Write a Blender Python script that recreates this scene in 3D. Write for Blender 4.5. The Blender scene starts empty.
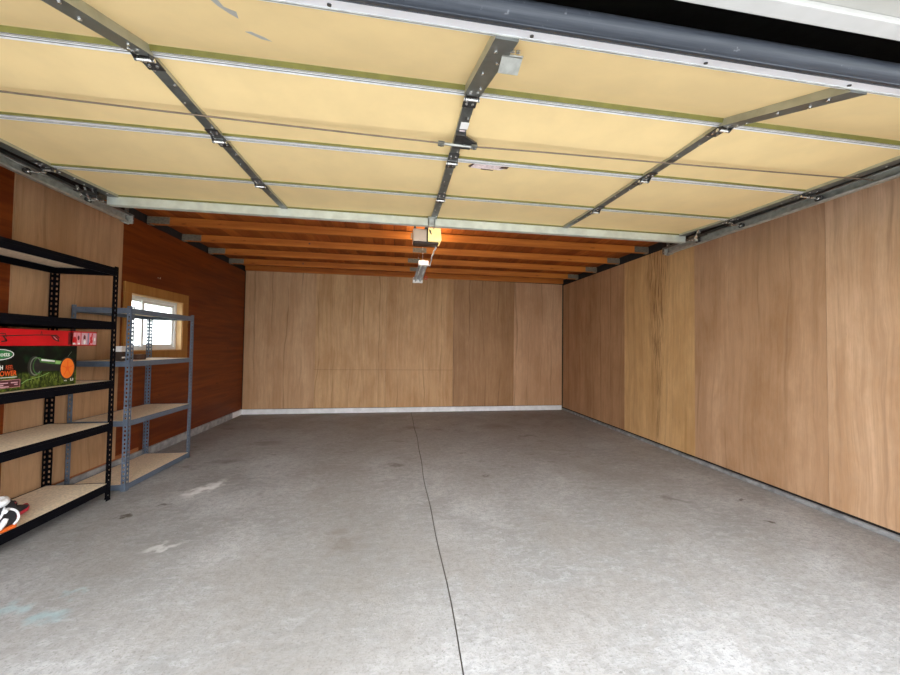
import bpy, math, random
from mathutils import Vector, Matrix
random.seed(7)
S = bpy.context.scene
COL = S.collection
V = Vector

# ------------------------------------------------------------------ helpers
class MB:
    """collects faces; build() links them as ONE mesh object"""
    def __init__(s): s.v = []; s.f = []; s.m = []; s.sm = []
    def add(s, verts, faces, mi=0, smooth=False):
        b = len(s.v); s.v += [tuple(v) for v in verts]
        for i, f in enumerate(faces):
            s.f.append([b + k for k in f]); s.m.append(mi[i] if isinstance(mi, (list, tuple)) else mi); s.sm.append(smooth)
        return s
    def box(s, a, b, mi=0):
        x0, y0, z0 = (min(a[i], b[i]) for i in range(3)); x1, y1, z1 = (max(a[i], b[i]) for i in range(3))
        return s.hexa([(x0,y0,z0),(x1,y0,z0),(x1,y1,z0),(x0,y1,z0),(x0,y0,z1),(x1,y0,z1),(x1,y1,z1),(x0,y1,z1)], mi)
    def hexa(s, p, mi=0):            # mi: one index or six (bottom, top, front, right, back, left)
        return s.add(p, [(0,3,2,1),(4,5,6,7),(0,1,5,4),(1,2,6,5),(2,3,7,6),(3,0,4,7)], mi)
    def obox(s, c, ax, h, mi=0):     # oriented box: centre, three axes, half sizes
        c = V(c); ax = [V(a).normalized() for a in ax]
        p = []
        for sz in (-1, 1):
            for sx, sy in ((-1,-1),(1,-1),(1,1),(-1,1)):
                p.append(c + ax[0]*sx*h[0] + ax[1]*sy*h[1] + ax[2]*sz*h[2])
        return s.hexa(p, mi)
    def cyl(s, p, q, r, n=12, mi=0, r2=None, caps=True, smooth=True):
        p, q = V(p), V(q); d = (q - p).normalized(); r2 = r if r2 is None else r2
        u = d.orthogonal().normalized(); w = d.cross(u)
        vs = []
        for c, rr in ((p, r), (q, r2)):
            for k in range(n):
                a = 2*math.pi*k/n; vs.append(c + u*math.cos(a)*rr + w*math.sin(a)*rr)
        s.add(vs, [(k, (k+1) % n, n+(k+1) % n, n+k) for k in range(n)], mi, smooth)
        if caps: s.add(vs, [tuple(range(n-1, -1, -1)), tuple(range(n, 2*n))], mi)
        return s
    def tube(s, pts, r, n=8, mi=0, close=False):
        pts = [V(p) for p in pts]; N = len(pts); vs = []; u = None
        for i, p in enumerate(pts):
            a = pts[i-1] if (i > 0 or close) else p; b = pts[(i+1) % N] if (i < N-1 or close) else p
            d = (b - a).normalized()
            u = d.orthogonal().normalized() if u is None else (u - d*u.dot(d)).normalized()
            w = d.cross(u); rr = r[i] if isinstance(r, (list, tuple)) else r
            for k in range(n):
                t = 2*math.pi*k/n; vs.append(p + u*math.cos(t)*rr + w*math.sin(t)*rr)
        fs = []
        for i in range(N if close else N-1):
            j = (i+1) % N
            for k in range(n): fs.append((i*n+k, i*n+(k+1) % n, j*n+(k+1) % n, j*n+k))
        s.add(vs, fs, mi, True)
        if not close: s.add(vs, [tuple(range(n-1, -1, -1)), tuple(range((N-1)*n, N*n))], mi)
        return s
    def prism(s, poly, d, mi=0):     # planar polygon (3d points) extruded by vector d
        n = len(poly); a = [V(p) for p in poly]; b = [p + V(d) for p in a]
        return s.add(a + b, [tuple(range(n-1, -1, -1)), tuple(range(n, 2*n))] + [(k, (k+1) % n, n+(k+1) % n, n+k) for k in range(n)], mi)
    def loft(s, rings, mi=0, smooth=True, caps=True):
        n = len(rings[0]); vs = [p for r in rings for p in r]; fs = []
        for i in range(len(rings)-1):
            for k in range(n): fs.append((i*n+k, i*n+(k+1) % n, (i+1)*n+(k+1) % n, (i+1)*n+k))
        s.add(vs, fs, mi, smooth)
        if caps: s.add(vs, [tuple(range(n-1, -1, -1)), tuple(range((len(rings)-1)*n, len(rings)*n))], mi)
        return s
    def build(s, name, mats, parent=None, bevel=0.0, weld=False):
        if not isinstance(mats, (list, tuple)): mats = [mats]
        off = V((0,0,0)); q = parent
        while q is not None: off += q.location; q = q.parent
        me = bpy.data.meshes.new(name)
        me.from_pydata([tuple(V(v) - off) for v in s.v], [], s.f)
        for m in mats: me.materials.append(m)
        for p, mi, sm in zip(me.polygons, s.m, s.sm): p.material_index = mi; p.use_smooth = sm
        me.update()
        o = bpy.data.objects.new(name, me); COL.objects.link(o)
        if parent is not None: o.parent = parent
        if bevel > 0:
            b = o.modifiers.new('bevel', 'BEVEL'); b.width = bevel; b.segments = 2; b.limit_method = 'ANGLE'; b.angle_limit = math.radians(50)
        return o

def tag(o, label=None, cat=None, group=None, kind=None):
    if label: o['label'] = label
    if cat: o['category'] = cat
    if group: o['group'] = group
    if kind: o['kind'] = kind
    return o
def empty(name, loc, label, cat, group=None):
    o = bpy.data.objects.new(name, None); COL.objects.link(o); o.location = loc; o.empty_display_size = .1
    return tag(o, label, cat, group)
def struct(name, mb, mats, bevel=0):
    return tag(mb.build(name, mats, None, bevel), kind='structure')
def copy_tree(o, parent=None):
    c = o.copy(); COL.objects.link(c)
    if parent is not None: c.parent = parent
    for ch in list(o.children): copy_tree(ch, c)
    return c

# ------------------------------------------------------------------ materials
def base(name, col=(.5,.5,.5), rough=.6, metal=0.0, spec=.5):
    m = bpy.data.materials.new(name); m.use_nodes = True
    nt = m.node_tree; b = nt.nodes['Principled BSDF']
    b.inputs['Base Color'].default_value = (*col, 1); b.inputs['Roughness'].default_value = rough
    b.inputs['Metallic'].default_value = metal; b.inputs['Specular IOR Level'].default_value = spec
    return m, nt, b
class G:
    """tiny node-graph writer"""
    def __init__(s, nt): s.nt = nt; s.tc = None
    def n(s, t, **kw):
        x = s.nt.nodes.new(t)
        for k, v in kw.items(): setattr(x, k, v)
        return x
    def l(s, a, b): s.nt.links.new(a, b)
    def put(s, sock, v):
        if hasattr(v, 'is_linked'): s.l(v, sock)
        elif isinstance(v, tuple) and len(v) == 3 and sock.type == 'RGBA': sock.default_value = (*v, 1)
        else: sock.default_value = v
    def obj(s):
        if s.tc is None: s.tc = s.n('ShaderNodeTexCoord')
        return s.tc.outputs['Object']
    def mapping(s, v, scale=(1,1,1), loc=(0,0,0)):
        m = s.n('ShaderNodeMapping'); s.l(v, m.inputs['Vector']); m.inputs['Scale'].default_value = scale; m.inputs['Location'].default_value = loc
        return m.outputs[0]
    def noise(s, v, scale, detail=4, rough=.55, dist=0.0):
        x = s.n('ShaderNodeTexNoise'); s.l(v, x.inputs['Vector']); x.inputs['Scale'].default_value = scale
        x.inputs['Detail'].default_value = detail; x.inputs['Roughness'].default_value = rough; x.inputs['Distortion'].default_value = dist
        return x.outputs['Fac']
    def wave(s, v, scale, dist, detail=2, dscale=1.0, direction='X'):
        x = s.n('ShaderNodeTexWave', bands_direction=direction); s.l(v, x.inputs['Vector']); x.inputs['Scale'].default_value = scale
        x.inputs['Distortion'].default_value = dist; x.inputs['Detail'].default_value = detail; x.inputs['Detail Scale'].default_value = dscale
        return x.outputs['Fac']
    def math(s, op, a, b=0.0, c=None, clamp=False):
        x = s.n('ShaderNodeMath', operation=op, use_clamp=clamp); s.put(x.inputs[0], a); s.put(x.inputs[1], b)
        if c is not None: s.put(x.inputs[2], c)
        return x.outputs[0]
    def ramp(s, f, lo, hi, a=0.0, b=1.0):
        x = s.n('ShaderNodeMapRange', clamp=True, interpolation_type='SMOOTHSTEP'); s.put(x.inputs[0], f)
        x.inputs[1].default_value = lo; x.inputs[2].default_value = hi; x.inputs[3].default_value = a; x.inputs[4].default_value = b
        return x.outputs[0]
    def mix(s, f, a, b, mode='MIX'):
        x = s.n('ShaderNodeMix', data_type='RGBA', blend_type=mode); s.put(x.inputs[0], f); s.put(x.inputs[6], a); s.put(x.inputs[7], b)
        return x.outputs[2]
    def sep(s, v):
        x = s.n('ShaderNodeSeparateXYZ'); s.l(v, x.inputs[0]); return x.outputs
    def comb(s, x, y, z):
        c = s.n('ShaderNodeCombineXYZ'); s.put(c.inputs[0], x); s.put(c.inputs[1], y); s.put(c.inputs[2], z); return c.outputs[0]
    def vadd(s, a, b):
        x = s.n('ShaderNodeVectorMath', operation='ADD'); s.put(x.inputs[0], a); s.put(x.inputs[1], b); return x.outputs[0]
    def vscale(s, a, k):
        x = s.n('ShaderNodeVectorMath', operation='SCALE'); s.put(x.inputs[0], a); x.inputs['Scale'].default_value = k; return x.outputs[0]
    def dist(s, a, b):
        x = s.n('ShaderNodeVectorMath', operation='DISTANCE'); s.put(x.inputs[0], a); s.put(x.inputs[1], b); return x.outputs['Value']
    def ncol(s, v, scale, detail=2):
        x = s.n('ShaderNodeTexNoise'); s.l(v, x.inputs['Vector']); x.inputs['Scale'].default_value = scale; x.inputs['Detail'].default_value = detail
        return x.outputs['Color']
    def white(s, v):
        x = s.n('ShaderNodeTexWhiteNoise', noise_dimensions='1D'); s.put(x.inputs['W'], v); return x.outputs['Value']
    def bump(s, b, h, strength=.2, d=.01):
        x = s.n('ShaderNodeBump'); x.inputs['Strength'].default_value = strength; x.inputs['Distance'].default_value = d
        s.l(h, x.inputs['Height']); s.l(x.outputs[0], b.inputs['Normal'])

def plain(name, col, rough=.6, metal=0.0, var=.12, scale=18, spec=.5, bump=0.0):
    m, nt, b = base(name, col, rough, metal, spec); g = G(nt)
    n = g.noise(g.obj(), scale, 5)
    f = g.ramp(n, .3, .7, 1-var, 1+var)
    c = g.n('ShaderNodeVectorMath', operation='SCALE'); c.inputs[0].default_value = col; g.l(f, c.inputs['Scale'])
    g.l(c.outputs[0], b.inputs['Base Color'])
    g.l(g.ramp(n, .3, .7, max(rough-.08, .05), min(rough+.08, 1)), b.inputs['Roughness'])
    if bump: g.bump(b, g.noise(g.obj(), scale*8, 3), bump, .002)
    return m

def plywood(name, c1, c2, u='x', seed=0.0, heart=None, dark=(.16,.08,.035), cath=.5, hline=None, rough=.55):
    """rotary-cut plywood with vertical grain; u = the wall axis the sheet runs along"""
    c2 = (c2[0]*.84, c2[1]*.78, c2[2]*.70); c1 = (c1[0]*1.04, c1[1]*1.03, c1[2]*1.02)
    m, nt, b = base(name, c1, rough, 0, .30); g = G(nt)
    o = g.sep(g.obj()); U = o[0] if u == 'x' else o[1]; Z = o[2]
    p = g.comb(U, seed, Z)
    # slow wander of the grain
    w = g.noise(g.mapping(p, (1.3, 1, .42)), 1.5, 3)
    Uw = g.math('ADD', U, g.math('MULTIPLY', g.math('SUBTRACT', w, .5), .20))
    pw = g.comb(Uw, seed*3.1, Z)
    streak = g.noise(g.mapping(pw, (9, 1, .30)), 3.0, 6, .6)
    fine = g.noise(g.mapping(pw, (70, 1, 1.4)), 3.0, 6, .7)
    mot = g.noise(g.mapping(pw, (14, 1, 5)), 1.5, 5, .65)
    broad = g.noise(g.mapping(pw, (2.6, 1, .12)), 1.6, 3)
    blot = g.noise(g.mapping(pw, (3.2, 1, 1.1)), 1.3, 5, .65)
    col = g.mix(g.math('MULTIPLY', g.math('ADD', g.ramp(broad, .36, .64), g.ramp(blot, .40, .66)), .5), c1, c2)
    col = g.mix(g.ramp(streak, .40, .75, 0, .45), col, (c2[0]*.70, c2[1]*.64, c2[2]*.58))
    col = g.mix(g.ramp(mot, .35, .75, 0, .45), col, tuple(v*.72 for v in c1))
    col = g.mix(g.ramp(fine, .44, .74, 0, .36), col, tuple(v*.62 for v in c2))
    # a few fine cathedral lines
    lines = g.wave(g.mapping(pw, (1, 1, .10)), 1.1, 5.0, 3, 1.0)
    col = g.mix(g.math('MULTIPLY', g.ramp(lines, .975, .999), g.ramp(streak, .40, .60, 0, cath)), col, tuple(v*.50 for v in c2))
    # short dark flecks
    fl = g.noise(g.mapping(pw, (30, 1, 2.2)), 2.4, 3, .5)
    col = g.mix(g.ramp(fl, .70, .80, 0, .55), col, dark)
    if heart is not None:            # V-shaped heartwood streaks: centre, half width at the top
        hc, hw = heart
        wid = g.math('ADD', g.math('MULTIPLY', Z, hw/2.0), .02)
        a = g.math('DIVIDE', g.math('ABSOLUTE', g.math('SUBTRACT', Uw, hc)), wid)
        hs = g.noise(g.mapping(pw, (34, 1, 1.3)), 3.0, 4, .6)
        mask = g.math('MULTIPLY', g.ramp(a, .35, 1.1, 1, 0), g.ramp(hs, .46, .62))
        col = g.mix(g.math('MULTIPLY', mask, .75), col, dark)
    if hline is not None:
        d = g.math('ABSOLUTE', g.math('SUBTRACT', Z, g.math('ADD', hline, g.math('MULTIPLY', g.math('SUBTRACT', streak, .5), .012))))
        col = g.mix(g.ramp(d, .002, .006, .5, 0), col, dark)
    g.l(col, b.inputs['Base Color'])
    g.bump(b, fine, .08, .002)
    return m

def lumber(name, c1, c2, axis='x', rough=.6, board=None, spec=.4):
    m, nt, b = base(name, c1, rough, 0, spec); g = G(nt)
    o = g.obj(); sc = {'x': (.5, 9, 9), 'y': (9, .5, 9), 'z': (9, 9, .5)}[axis]
    s = g.noise(g.mapping(o, sc), 3, 6, .62, .4)
    k = g.noise(g.mapping(o, tuple(v*.25 for v in sc)), 2.2, 3)
    f = g.math('MULTIPLY', g.math('ADD', s, k), .5)
    col = g.mix(g.ramp(f, .36, .64), c1, c2)
    kn = g.noise(g.mapping(o, tuple(max(v*.4, 1.2) for v in sc)), 3.6, 2)
    col = g.mix(g.ramp(kn, .70, .76, 0, .6), col, tuple(v*.35 for v in c1))
    if board:
        wv = g.white(g.math('FLOOR', g.math('DIVIDE', g.sep(o)[0], board)))
        col = g.mix(g.ramp(wv, 0, 1, 0, .55), col, tuple(v*.45 for v in c1))
    g.l(col, b.inputs['Base Color']); g.bump(b, s, .15, .003)
    return m

def concrete():
    m, nt, b = base('concrete_slab', (.4,.39,.37), .62, 0, .35); g = G(nt)
    o = g.obj(); x, y, z = g.sep(o)
    big = g.noise(o, .55, 4, .6); mid = g.noise(o, 2.4, 6, .65, .5); fine = g.noise(o, 22, 6, .7); spk = g.noise(o, 90, 3, .6)
    trow = g.noise(g.mapping(o, (4.5, 11, 1)), 2.2, 8, .78, .8)
    col = g.mix(g.ramp(mid, .34, .66), (.262,.262,.260), (.425,.432,.444))
    col = g.mix(g.ramp(trow, .44, .64, 0, .55), col, (.46,.475,.50))
    sw = g.noise(g.mapping(o, (14, 40, 1)), 2.0, 6, .8, 1.0)
    col = g.mix(g.ramp(sw, .50, .64, 0, .60), col, (.215,.215,.22))
    col = g.mix(g.ramp(fine, .42, .66, 0, .50), col, (.22,.222,.224))
    col = g.mix(g.ramp(spk, .54, .68, 0, .55), col, (.15,.148,.145))
    pit = g.noise(g.mapping(o, (30, 44, 1)), 1.0, 3, .6)
    col = g.mix(g.ramp(pit, .66, .72, 0, .55), col, (.11,.105,.10))
    chalk = g.noise(g.mapping(o, (18, 34, 1), (5, 2, 0)), 1.0, 4, .7)
    col = g.mix(g.ramp(chalk, .64, .74, 0, .5), col, (.62,.635,.66))
    # brown-grey grime that has gathered deeper in the garage and in patches
    grime = g.math('MULTIPLY', g.ramp(big, .40, .62), g.ramp(mid, .36, .60))
    col = g.mix(g.math('MULTIPLY', grime, .55), col, (.185,.168,.148))
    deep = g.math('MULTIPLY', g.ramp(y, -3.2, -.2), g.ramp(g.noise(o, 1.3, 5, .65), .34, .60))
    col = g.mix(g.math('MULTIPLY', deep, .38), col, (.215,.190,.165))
    oil = g.math('MULTIPLY', g.ramp(g.noise(g.mapping(o, (1, 1.6, 1), (3, 1, 0)), 3.4, 6, .75), .56, .70), g.ramp(y, -5.4, -2.2, .15, 1))
    col = g.mix(g.math('MULTIPLY', oil, .62), col, (.13,.11,.095))
    # marks with shapes of their own
    wob = g.vadd(o, g.vscale(g.vadd(g.ncol(o, 11, 6), (-.5,-.5,-.5)), .26))
    wx, wy, wz = g.sep(wob)
    def spot(cx, cy, rx, ry, c, k, soft=.5, rot=0.0):
        nonlocal col
        dx = g.math('SUBTRACT', wx, cx); dy = g.math('SUBTRACT', wy, cy)
        ca, sa = math.cos(rot), math.sin(rot)
        a = g.math('DIVIDE', g.math('ADD', g.math('MULTIPLY', dx, ca), g.math('MULTIPLY', dy, sa)), rx)
        e = g.math('DIVIDE', g.math('SUBTRACT', g.math('MULTIPLY', dy, ca), g.math('MULTIPLY', dx, sa)), ry)
        r = g.math('SQRT', g.math('ADD', g.math('MULTIPLY', a, a), g.math('MULTIPLY', e, e)))
        col = g.mix(g.math('MULTIPLY', g.ramp(r, 1-soft, 1+soft*.4, 1, 0), k), col, c)
    W_ = (.78,.79,.80); D_ = (.07,.055,.045)
    spot(1.09, -3.34, .16, .075, W_, .85, .7, .9); spot(1.16, -3.22, .06, .10, W_, .6, .8)
    spot(1.31, -4.22, .13, .035, W_, .55, .8, .3)
    spot(.80, -3.79, .050, .035, D_, .9, .6); spot(.95, -3.62, .045, .03, D_, .7, .6)
    spot(1.16, -4.75, .075, .06, (.30,.52,.60), .40, .9); spot(.95, -4.70, .07, .05, (.30,.52,.60), .35, .9); spot(1.15, -4.60, .05, .03, (.35,.55,.62), .3, .9)
    spot(2.42, -4.35, .14, .09, (.17,.14,.12), .55, .9); spot(2.35, -4.15, .07, .05, (.17,.14,.12), .45, .9)
    spot(5.46, -4.43, .055, .02, D_, .85, .6, -.4); spot(5.62, -4.08, .05, .02, D_, .7, .6); spot(5.05, -4.0, .15, .05, D_, .45, .8, -.5)
    spot(2.75, -2.9, .10, .05, D_, .55, .8); spot(3.61, -3.29, .06, .014, D_, .7, .6); spot(3.61, -3.29, .014, .06, D_, .7, .6)
    spot(2.95, -1.25, .18, .12, (.15,.12,.10), .6, .9); spot(4.3, -1.3, .35, .2, (.14,.11,.09), .5, .9); spot(4.6, -1.9, .12, .07, D_, .5, .9)
    spot(1.1, -1.9, .22, .12, (.13,.11,.09), .55, .9); spot(2.1, -3.0, .5, .3, (.20,.18,.16), .35, .9); spot(.95, -2.6, .18, .08, D_, .4, .9)
    spot(2.45, -4.6, .55, .9, (.19,.18,.165), .38, .9); spot(2.2, -5.3, .5, .4, (.20,.19,.18), .30, .9); spot(4.5, -2.9, .9, .16, (.19,.18,.17), .35, .9, -.9); spot(1.2, -4.3, .3, .5, (.20,.19,.175), .25, .9)
    # faint scuffed arcs left by a tyre
    for cx, cy, rr in ((3.55, -4.95, .42), (3.75, -5.05, .55)):
        dx = g.math('SUBTRACT', wx, cx); dy = g.math('SUBTRACT', wy, cy)
        r = g.math('SQRT', g.math('ADD', g.math('MULTIPLY', dx, dx), g.math('MULTIPLY', dy, dy)))
        ring = g.ramp(g.math('ABSOLUTE', g.math('SUBTRACT', r, rr)), .006, .022, 1, 0)
        col = g.mix(g.math('MULTIPLY', g.math('MULTIPLY', ring, g.ramp(dx, .05, .3)), .30), col, (.26,.25,.24))
    g.l(col, b.inputs['Base Color'])
    g.l(g.ramp(mid, .3, .7, .50, .72), b.inputs['Roughness'])
    h = g.math('ADD', g.math('MULTIPLY', fine, .5), g.math('ADD', g.math('MULTIPLY', trow, .8), g.math('MULTIPLY', spk, .25)))
    g.bump(b, h, .45, .008)
    return m

M = {}
M['concrete'] = concrete()
M['joint'] = plain('joint_dirt', (.11,.10,.09), .9)
M['curb'] = plain('curb_concrete', (.30,.30,.31), .8, var=.3, scale=12, bump=.2)
M['curb_white'] = plain('white_curb', (.78,.79,.82), .6, var=.10, scale=7)  # near-white curb colour, back wall and rear end of the left curb
M['curb_low'] = plain('low_curb_concrete', (.25,.255,.265), .75, var=.35, scale=14)
M['gap'] = plain('gap_shade_backing', (.014,.011,.010), .9)  # near-black colour stands in for shade inside gaps and recesses
M['mahogany'] = lumber('stained_board', (.110,.017,.0024), (.21,.045,.0055), 'y', .45, spec=.28)
M['casing'] = lumber('window_casing_wood', (.31,.125,.024), (.40,.185,.045), 'z', .5)
M['reveal'] = lumber('window_reveal_wood', (.55,.33,.15), (.62,.40,.20), 'z', .5)
M['sill_wood'] = lumber('sill_plate_wood', (.26,.085,.03), (.34,.13,.05), 'y', .6)
M['joist'] = lumber('joist_wood', (.34,.090,.015), (.54,.185,.032), 'x', .6, spec=.2)
M['deck'] = lumber('ceiling_board_wood', (.36,.080,.013), (.52,.150,.026), 'y', .65, board=.14, spec=.2)
M['cream'] = plain('insulation_board', (.86,.655,.335), .75, var=.035, scale=5, spec=.25)
M['white_rail'] = plain('white_painted_rail', (.84,.84,.85), .5, var=.10, scale=30)
M['olive'] = plain('olive_rail_side', (.16,.155,.035), .6, var=.15, scale=20)
M['galv'] = plain('galvanised_steel', (.46,.47,.44), .42, .75, .18, 26)
M['galv_dark'] = plain('dull_galvanised_steel', (.17,.18,.17), .42, .65, .25, 22)
M['galv_light'] = plain('pale_galvanised_strut', (.62,.66,.60), .5, .35, .10, 12)
M['tan_reflect_steel'] = plain('stile_side_reflect_steel', (.42,.41,.31), .5, .45, .12, 16)  # tan reflection on the stile sides is put into the steel colour
M['dark_steel'] = plain('dark_hinge_steel', (.085,.085,.085), .38, .8, .25, 40)
M['rod'] = plain('brownish_steel_rod', (.20,.155,.115), .5, .4, .2, 30)
M['bright'] = plain('bright_bolt_steel', (.80,.80,.78), .25, .9, .06, 40)
M['alu'] = plain('aluminium_retainer', (.86,.87,.92), .45, .15, .02, 10)
m, nt, b = base('slate_rubber_seal', (.04,.046,.058), .5, 0, .35); g = G(nt)
sk_ = g.noise(g.mapping(g.obj(), (1.5, 60, 60)), 2.0, 5, .7); sp_ = g.noise(g.obj(), 45, 3, .6)
c_ = g.mix(g.ramp(sk_, .35, .7), (.032,.038,.050), (.058,.066,.082)); g.l(g.mix(g.ramp(sp_, .66, .74, 0, .5), c_, (.20,.21,.23)), b.inputs['Base Color']); M['rubber'] = m
M['black'] = plain('black_powder_coat', (.004,.004,.006), .5, .0, .2, 30, .04)
M['greyblue'] = plain('blue_grey_coat', (.135,.172,.235), .40, .35, .12, 20)
M['chip'] = plain('particle_board', (.76,.64,.49), .7, 0, .16, 70, .3)
M['chip_edge'] = plain('particle_board_edge', (.70,.60,.47), .8, 0, .15, 80)
M['nail'] = plain('nail_plate_steel', (.20,.18,.135), .6, .4, .3, 60)
M['white_pl'] = plain('white_plastic', (.88,.87,.86), .4, 0, .04, 10)
M['almond'] = plain('almond_plastic', (.90,.70,.52), .45, 0, .05, 10)
M['brown_pl'] = plain('dark_brown_plastic', (.05,.030,.022), .5, 0, .1, 15)
M['fixture'] = plain('fixture_enamel', (.42,.42,.43), .4, .1, .08, 14)
M['tube'] = plain('unlit_fluorescent_tube', (.60,.63,.62), .25, 0, .03, 6)
M['trim_white'] = plain('white_trim_paint', (.43,.425,.415), .5, 0, .05, 9)
M['soffit'] = plain('greige_soffit_paint', (.34,.33,.305), .55, 0, .05, 6)
M['red_pl'] = plain('red_plastic', (.55,.03,.03), .4)
M['black_pl'] = plain('black_plastic', (.015,.015,.016), .45)
M['paper'] = plain('worn_paper_label', (.80,.66,.66), .7, 0, .2, 60)
M['stain'] = plain('dark_brown_residue', (.09,.045,.03), .7)
M['vinyl'] = plain('white_vinyl', (.82,.83,.85), .35, 0, .04, 8)
m, nt, b = base('amber_lens', (.90,.66,.20), .35); g = G(nt)
b.inputs['Emission Color'].default_value = (1.0, .80, .32, 1); b.inputs['Emission Strength'].default_value = .42
g.l(g.mix(g.ramp(g.noise(g.obj(), 14, 3), .3, .7), (.88,.70,.28), (.90,.78,.40)), b.inputs['Base Color']); M['amber'] = m
# window glass, thin and clear with a pale smeared film
m = bpy.data.materials.new('window_glass'); m.use_nodes = True; nt = m.node_tree; nt.nodes.remove(nt.nodes['Principled BSDF']); g = G(nt)
tr = g.n('ShaderNodeBsdfTransparent'); tr.inputs[0].default_value = (.93,.96,.96,1)
gl = g.n('ShaderNodeBsdfGlossy'); gl.inputs['Roughness'].default_value = .05
df = g.n('ShaderNodeBsdfTranslucent'); df.inputs[0].default_value = (.88,.92,.92,1)
m1 = g.n('ShaderNodeMixShader'); m2 = g.n('ShaderNodeMixShader')
g.l(g.ramp(g.noise(g.obj(), 9, 5, .7), .35, .7, .10, .30), m1.inputs[0]); g.l(tr.outputs[0], m1.inputs[1]); g.l(df.outputs[0], m1.inputs[2])
m2.inputs[0].default_value = .05; g.l(m1.outputs[0], m2.inputs[1]); g.l(gl.outputs[0], m2.inputs[2])
g.l(m2.outputs[0], nt.nodes['Material Output'].inputs[0]); M['glass'] = m

# ------------------------------------------------------------------ room shell
WX = 6.08                     # room width; x = 0 left wall, y = 0 back wall, z up
FRONT = -5.894                 # inner face of the header wall
# floor: two slabs with a tooled joint between them
fl = MB(); ys = [-6.15 + i*(6.15/40) for i in range(41)]
jx = [3.012 + .006*math.sin(y*2.3) + .004*math.sin(y*6.1) for y in ys]; hw = .0032
vs = []
for y, x in zip(ys, jx): vs += [(-.12, y, 0), (x-hw, y, 0), (x-hw*.5, y, -.012), (x+hw*.5, y, -.012), (x+hw, y, 0), (WX+.12, y, 0)]
fs = []; mi = []
for i in range(40):
    for k in range(5): fs.append((i*6+k, i*6+k+1, i*6+6+k+1, i*6+6+k)); mi.append(1 if k in (1, 2, 3) else 0)
fl.add(vs, fs, mi)
fl.add([(-.12,-6.15,0),(WX+.12,-6.15,0),(WX+.12,-6.15,-.1),(-.12,-6.15,-.1)], [(0,1,2,3)])
struct('floor', fl, [M['concrete'], M['joint']])
dr = MB(); dr.add([(-9,-30,-.02),(16,-30,-.02),(16,-6.13,-.02),(-9,-6.13,-.02)], [(0,1,2,3)])
M['drive'] = plain('driveway_concrete', (.56,.565,.57), .8, 0, .12, 2)
struct('driveway', dr, M['drive'])
gr = MB(); gr.add([(-40,-60,-.06),(50,-60,-.06),(50,30,-.06),(-40,30,-.06)], [(0,1,2,3)])
M['lawn'] = plain('lawn_grass', (.16,.22,.07), .9, 0, .3, 3)
struct('lawn_ground', gr, M['lawn'])

# back wall
wb = MB(); wb.box((-.12, .022, 0), (WX+.12, .12, 2.80))
wall_back = struct('wall_back', wb, M['gap'])
seams = [0.012, 1.226, 2.51, 3.80, 5.036, 6.065]
bk = [plywood('back_plywood_pale_grain', (.60,.385,.225), (.53,.32,.175), 'x', 1.3, cath=.55),
      plywood('back_plywood_streaky', (.60,.38,.20), (.48,.275,.122), 'x', 5.7, hline=.80),
      plywood('back_plywood_golden', (.60,.375,.195), (.51,.29,.130), 'x', 9.1, hline=.80),
      plywood('back_plywood_brown', (.44,.255,.130), (.37,.205,.096), 'x', 13.9, cath=.5),
      plywood('back_plywood_pink', (.61,.38,.23), (.55,.33,.19), 'x', 17.2)]
def topz(x): return 2.60 - .040*x/WX
for i in range(5):
    a, c = seams[i]+.0012, seams[i+1]-.0012
    p = MB(); t = -.012*0
    p.hexa([(a,.006,.095),(c,.006,.095),(c,.020,.095),(a,.020,.095),(a,.006,topz(a)),(c,.006,topz(c)),(c,.020,topz(c)),(a,.020,topz(a))])
    tag(p.build('plywood_panel', bk[i], wall_back), kind='structure')
cb = MB(); cb.box((.004, -.004, 0), (WX-.02, .021, .088)); struct('baseboard_back', cb, M['curb_white'], .003)

# right wall
wr = MB(); wr.box((WX+.022, -6.0, 0), (WX+.14, .12, 2.80))
wall_right = struct('wall_right', wr, M['gap'])
rs = [0.004, -.711, -1.93, -3.158, -4.379, -5.60, -5.86]
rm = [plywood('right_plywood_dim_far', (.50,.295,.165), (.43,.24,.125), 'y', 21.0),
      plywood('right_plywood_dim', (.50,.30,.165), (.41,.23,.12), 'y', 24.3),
      plywood('right_plywood_yellow', (.68,.44,.215), (.62,.385,.175), 'y', 27.9, heart=(-2.58, .20), dark=(.17,.085,.03), cath=.2),
      plywood('right_plywood_ruddy', (.57,.365,.225), (.48,.29,.165), 'y', 31.6, cath=.30),
      plywood('right_plywood_pale', (.68,.46,.30), (.61,.39,.24), 'y', 35.2, cath=.25),
      plywood('right_plywood_front', (.62,.42,.27), (.55,.35,.21), 'y', 38.8)]
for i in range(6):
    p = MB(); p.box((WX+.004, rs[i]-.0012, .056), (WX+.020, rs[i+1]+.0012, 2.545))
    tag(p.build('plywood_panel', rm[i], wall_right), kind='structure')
cr = MB(); cr.box((WX-.012, FRONT, 0), (WX+.021, .0, .034)); struct('baseboard_right', cr, M['curb_low'], .004)

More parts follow.
